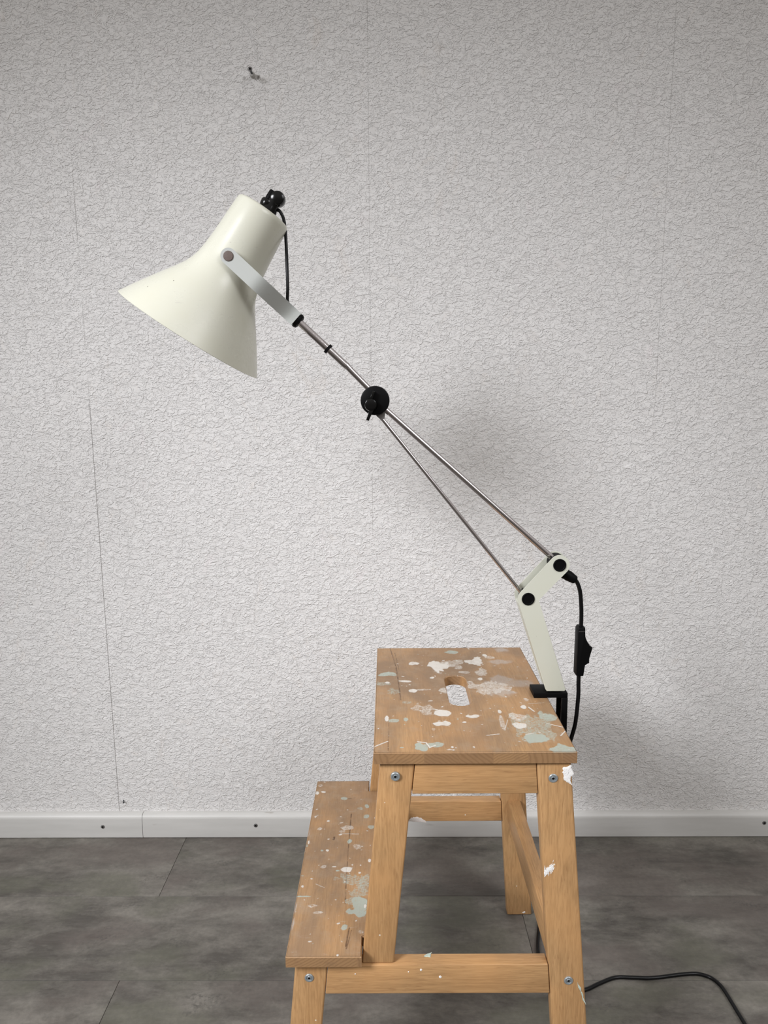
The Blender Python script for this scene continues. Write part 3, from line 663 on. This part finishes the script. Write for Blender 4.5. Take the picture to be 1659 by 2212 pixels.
def yoke_arm(sign):
    bm = bmesh.new(); cen = []
    for k in range(13):
        a = math.pi / 2 * k / 12; cen.append((-hw * math.cos(a), Y0 + sign * 0.0468, max(0.0006, hw * math.sin(a))))
    for k in range(1, 25):
        t = k / 24; s = t * (S - 0.006)
        e = 0 if t < 0.42 else (t - 0.42) / 0.58
        e = e * e * (3 - 2 * e)
        cen.append((s, Y0 + sign * (0.0468 + (0.0100 - 0.0468) * e), hw))
    cen.append((S, Y0 + sign * 0.0098, hw))
    strip(bm, cen, hw, 0.0020); return from_bm('yoke_arm', bm, M_yoke, lamp)
ya = yoke_arm(-1); yb = yoke_arm(1)
for sgn, par in ((-1, ya), (1, yb)):
    lathe('pivot_cap', (pvx, Y0 + sgn * 0.0476, pvz), (0, sgn, 0), [(-0.001, 0), (-0.001, 0.0062), (0.0006, 0.0062), (0.0014, 0.0056), (0.0016, 0.003), (0.0017, 0)], M_rivet, par, 36)
    lathe('pivot_bush', (pvx, Y0 + sgn * 0.0395, pvz), (0, sgn, 0), [(0, 0), (0, 0.0055), (0.0072, 0.0055), (0.0072, 0)], M_black, par, 24)
lathe('yoke_end_cap', (en.x, Y0, en.z), dy, [(-0.014, 0), (-0.014, 0.0078), (-0.0005, 0.0080), (0.0, 0.0098), (0.0022, 0.0098), (0.0045, 0.0086), (0.0052, 0.0070), (0.0052, 0.0)], M_black, lamp, 36)
# --- arms
JX, JZ = -0.0192, 0.9075
uj = Vector((-0.0565, Y0, 0.9527)); end_u = Vector((-0.0215, Y0, 0.9205))
tube('upper_rod', [en.to_3d() * 1 + Vector((0, Y0, 0)) + dy * 0.002, Vector((-0.0802, Y0, 0.9746)), Vector((-0.0600, Y0, 0.9556)), uj], lambda t: 0.00465, M_chrome, lamp, 28)
lathe('rod_step', uj - dy * 0.001, dy, [(0, 0.00465), (0.002, 0.0046), (0.0055, 0.00395), (0.009, 0.0039)], M_chrome, lamp, 28)
tube('inner_rod', [uj + dy * 0.0, Vector((JX, Y0, JZ)) + Vector((0.001, 0, 0.006))], 0.0040, M_chrome, lamp, 28)
lathe('rod_ring', Vector((-0.0796, Y0, 0.9741)) - dy * 0.0018, dy, [(0, 0.0044), (0, 0.0066), (0.0036, 0.0066), (0.0036, 0.0044)], M_black, lamp, 32, True)
tube('long_rod', [Vector((JX + 0.006, Y0, JZ - 0.005)), Vector((0.2262, Y0, 0.6885))], 0.00385, M_chrome, lamp, 28)
tube('thin_rod', [Vector((-0.0140, Y0 - 0.001, 0.8885)), Vector((0.1790, Y0 - 0.001, 0.6455))], 0.0026, M_chrome, lamp, 24)
jt = lathe('elbow_joint', (JX, Y0 + 0.0115, JZ), (0, -1, 0), [(0, 0), (0, 0.0178), (0.0012, 0.0189), (0.0215, 0.0189), (0.0232, 0.0183), (0.0238, 0.017), (0.0238, 0)], M_black, lamp, 72)
bm = bmesh.new(); add_prism_y(bm, round_poly([(-0.0155, 0.8925), (-0.0065, 0.8925), (-0.0070, 0.8845), (-0.0105, 0.8808), (-0.0185, 0.8885)], 0.0008), Y0 - 0.006, Y0 + 0.006)
from_bm('rod_lug', bm, M_lug, jt)
hx, hz = -0.0247, 0.9020
wn_ = lathe('wing_nut', (hx, Y0 - 0.0120, hz), (0, -1, 0), [(0, 0.0092), (0.001, 0.0086), (0.006, 0.0080), (0.0078, 0.0074), (0.0084, 0.006), (0.0084, 0)], M_gloss, jt, 40)
def wing(p0, p1, w0, w1, y0, y1):
    a, b = Vector(p0), Vector(p1); d = (b - a).normalized(); n = Vector((-d.y, d.x))
    prism_y('wing', [tuple(a + n * w0), tuple(a - n * w0), tuple(b - n * w1), tuple(b + n * w1)], y0, y1, M_gloss, wn_, 0.0004)
wing((-0.0235, 0.8965), (-0.0291, 0.8822), 0.0026, 0.0018, Y0 - 0.0195, Y0 - 0.0130)
wing((-0.0248, 0.9075), (-0.0205, 0.9195), 0.0020, 0.0014, Y0 - 0.0195, Y0 - 0.0130)
# --- bracket: two pressed plates and their web
A = Vector((0.2257, 0.6881)); B = Vector((0.1848, 0.6416)); C1, C2 = Vector((0.2135, 0.5102)), Vector((0.2396, 0.5102))
outl = round_poly([(0.2081, 0.6945 + 0.0082), (0.2250 + 0.0135, 0.6881 + 0.0110), (0.2393 + 0.0012, 0.6805), (0.1986, 0.6387), (0.2396, 0.5102), (0.2135, 0.5102), (0.1690, 0.6500)], 0)
d1 = (A - B).normalized(); n1 = Vector((-d1.y, d1.x)); r1, r2 = 0.0135, 0.0138
poly = []
for k in range(21):
    a = -math.pi / 2 + math.pi * k / 20; q = A + d1 * (r1 * math.cos(a)) + n1 * (r1 * math.sin(a)); poly.append((q.x, q.y))
dl = (Vector((0.2265, 0.5102)) - B).normalized(); nl_ = Vector((dl.y, -dl.x))
if nl_.x > 0: nl_ = -nl_
a0 = math.atan2(n1.y, n1.x); a1 = math.atan2(nl_.y, nl_.x);
if a1 < a0: a1 += 2 * math.pi
for k in range(13):
    a = a0 + (a1 - a0) * k / 12; poly.append((B.x + r2 * math.cos(a), B.y + r2 * math.sin(a)))
poly += [(0.2115, 0.5135), (0.2135, 0.5103), (0.2380, 0.5103), (0.2396, 0.5125), (0.1999, 0.6377), (0.1992, 0.6408)]
br = prism_y('bracket_front_plate', poly, YF, YF + 0.0022, M_arm, lamp, 0.0006)
prism_y('bracket_back_plate', poly, YB - 0.0022, YB, M_arm, lamp, 0.0006)
web = [(B.x + nl_.x * (r2 - 0.001), B.y + nl_.y * (r2 - 0.001) - 0.004), (0.2122, 0.5150), (0.2142, 0.5110), (0.2372, 0.5110), (0.2340, 0.5150), (0.2165, 0.5150), (B.x + nl_.x * (r2 - 0.003) + 0.0005, B.y + nl_.y * (r2 - 0.003) - 0.003)]
prism_y('bracket_web', web, YF + 0.0022, YB - 0.0022, M_arm, lamp)
for c, dd in ((A, 0), (B, 1)):
    lathe('joint_cap', (c.x, YF, c.y), (0, -1, 0), [(-0.001, 0), (-0.001, 0.0087), (0.0008, 0.0087), (0.0016, 0.0080), (0.0016, 0.0068), (0.0009, 0.0062), (0.0009, 0)], M_black, br, 40)
    lathe('joint_hub', (c.x, YF + 0.0024, c.y), (0, 1, 0), [(0, 0), (0, 0.0118 if not dd else 0.0085), (0.0228, 0.0118 if not dd else 0.0085), (0.0228, 0)], M_black, br, 40)
    lathe('joint_cap', (c.x, YB, c.y), (0, 1, 0), [(-0.001, 0), (-0.001, 0.0087), (0.0008, 0.0087), (0.0016, 0.0080), (0.0016, 0)], M_black, br, 40)
g0 = Vector((0.2310, Y0, 0.6765)); g1 = Vector((0.2515, Y0, 0.6635))
lathe('cord_gland', g0, g1 - g0, [(0, 0), (0, 0.0076), (0.006, 0.0078), (0.0095, 0.0070), (0.0120, 0.0074), (0.0205, 0.0062), (0.0232, 0.0058), (0.0240, 0.005), (0.0240, 0)], M_black, lamp, 32)
# --- clamp
cl = box('clamp_top_plate', 0.1958, 0.2425, -0.4440, -0.4130, 0.5006, 0.5078, M_black, lamp, 0.0007)
prism_y('clamp_back', [(0.2345, 0.5004), (0.2427, 0.5004), (0.2430, 0.4380), (0.2400, 0.4340), (0.2345, 0.4340)], -0.4440, -0.4405, M_black, cl, 0.0004)
prism_y('clamp_back', [(0.2345, 0.5004), (0.2427, 0.5004), (0.2430, 0.4380), (0.2400, 0.4340), (0.2345, 0.4340)], -0.4165, -0.4130, M_black, cl, 0.0004)
box('clamp_spine', 0.2390, 0.2425, -0.4404, -0.4166, 0.4345, 0.5000, M_clampi, cl, 0.0003)
box('clamp_bottom_arm', 0.2030, 0.2390, -0.4400, -0.4170, 0.4290, 0.4338, M_black, cl, 0.0007)
lathe('clamp_screw', (0.2085, Y0, 0.405), (0, 0, 1), [(0, 0), (0, 0.0035), (0.0690, 0.0035), (0.0690, 0.0090), (0.0745, 0.0090), (0.0750, 0.0085), (0.0750, 0)], M_zinc_d, cl, 28)
lathe('clamp_knob', (0.2085, Y0, 0.392), (0, 0, 1), [(0, 0), (0, 0.010), (0.002, 0.0115), (0.011, 0.0115), (0.013, 0.010), (0.013, 0)], M_gloss, cl, 28)
# --- cords
cd = [(-0.1485, Y0 + 0.004, 1.1360), (-0.1455, Y0 + 0.003, 1.1425), (-0.1400, Y0 + 0.002, 1.1462), (-0.1355, Y0 + 0.002, 1.1415), (-0.1325, Y0 + 0.003, 1.1321), (-0.1312, Y0 + 0.004, 1.1130), (-0.1304, Y0 + 0.002, 1.0800), (-0.1300, Y0, 1.0520), (-0.1308, Y0, 1.0337), (-0.1290, Y0, 1.0215)]
tube('shade_cord', smooth_path(cd, 8), 0.00205, M_cord, lamp, 16)
pc = [(0.2500, Y0, 0.6655), (0.2545, Y0, 0.6590), (0.2585, Y0, 0.6462), (0.2608, Y0, 0.6240), (0.2614, Y0, 0.6050), (0.2612, Y0, 0.5900), (0.2607, Y0, 0.5350), (0.2608, Y0, 0.5150), (0.2612, Y0, 0.4957), (0.2586, Y0, 0.4577), (0.2535, Y0, 0.4341), (0.2475, Y0 + 0.010, 0.3950), (0.2440, Y0 + 0.028, 0.3400), (0.2460, Y0 + 0.060, 0.2500), (0.2500, Y0 + 0.105, 0.1500), (0.2560, Y0 + 0.150, 0.0650), (0.2610, Y0 + 0.180, 0.0180), (0.2600, Y0 + 0.182, 0.0040),
      (0.2540, -0.268, 0.0033), (0.2450, -0.300, 0.0033), (0.2395, -0.329, 0.0033), (0.2400, -0.362, 0.0033), (0.2550, -0.392, 0.0033), (0.2790, -0.404, 0.0033), (0.2990, -0.401, 0.0033), (0.3240, -0.389, 0.0033), (0.3510, -0.3785, 0.0033), (0.3770, -0.3785, 0.0033), (0.4020, -0.3795, 0.0033), (0.4240, -0.3775, 0.0033), (0.4400, -0.375, 0.0033), (0.4620, -0.3720, 0.0033), (0.4820, -0.3710, 0.0033), (0.4960, -0.3755, 0.0033), (0.5030, -0.381, 0.0033), (0.5085, -0.391, 0.0033), (0.5110, -0.403, 0.0033), (0.5122, -0.437, 0.0033), (0.5125, -0.480, 0.0033), (0.5050, -0.56, 0.0033), (0.5200, -0.68, 0.0033), (0.60, -0.80, 0.0033)]
cord = tube('power_cord', smooth_path(pc, 7), 0.0028, M_cord, lamp, 18)
sw_out = [(0.2557, 0.5950), (0.2577, 0.5985), (0.2650, 0.5985), (0.2655, 0.5860), (0.2664, 0.5815), (0.2692, 0.5776), (0.2709, 0.5757), (0.2714, 0.5722), (0.2722, 0.5716), (0.2722, 0.5480), (0.2658, 0.5455), (0.2651, 0.5303), (0.2640, 0.5292), (0.2553, 0.5296)]
sb = prism_y('inline_switch', sw_out, Y0 - 0.0085, Y0 + 0.0085, M_black, cord, 0.0007)
prism_y('rocker', [(0.2700, 0.5725), (0.2718, 0.5731), (0.2766, 0.5694), (0.2716, 0.5492), (0.2700, 0.5490)], Y0 - 0.0065, Y0 + 0.0065, M_gloss, sb, 0.0005)
bm = bmesh.new(); add_box(bm, 0.2562, 0.2652, Y0 - 0.00858, Y0 - 0.0082, 0.5932, 0.5936); from_bm('switch_joint_line', bm, M_lug, sb)
for o in set(bpy.data.objects) - before:
    if o.type == 'MESH': o.data.transform(Matrix.Translation(-lamp.location))
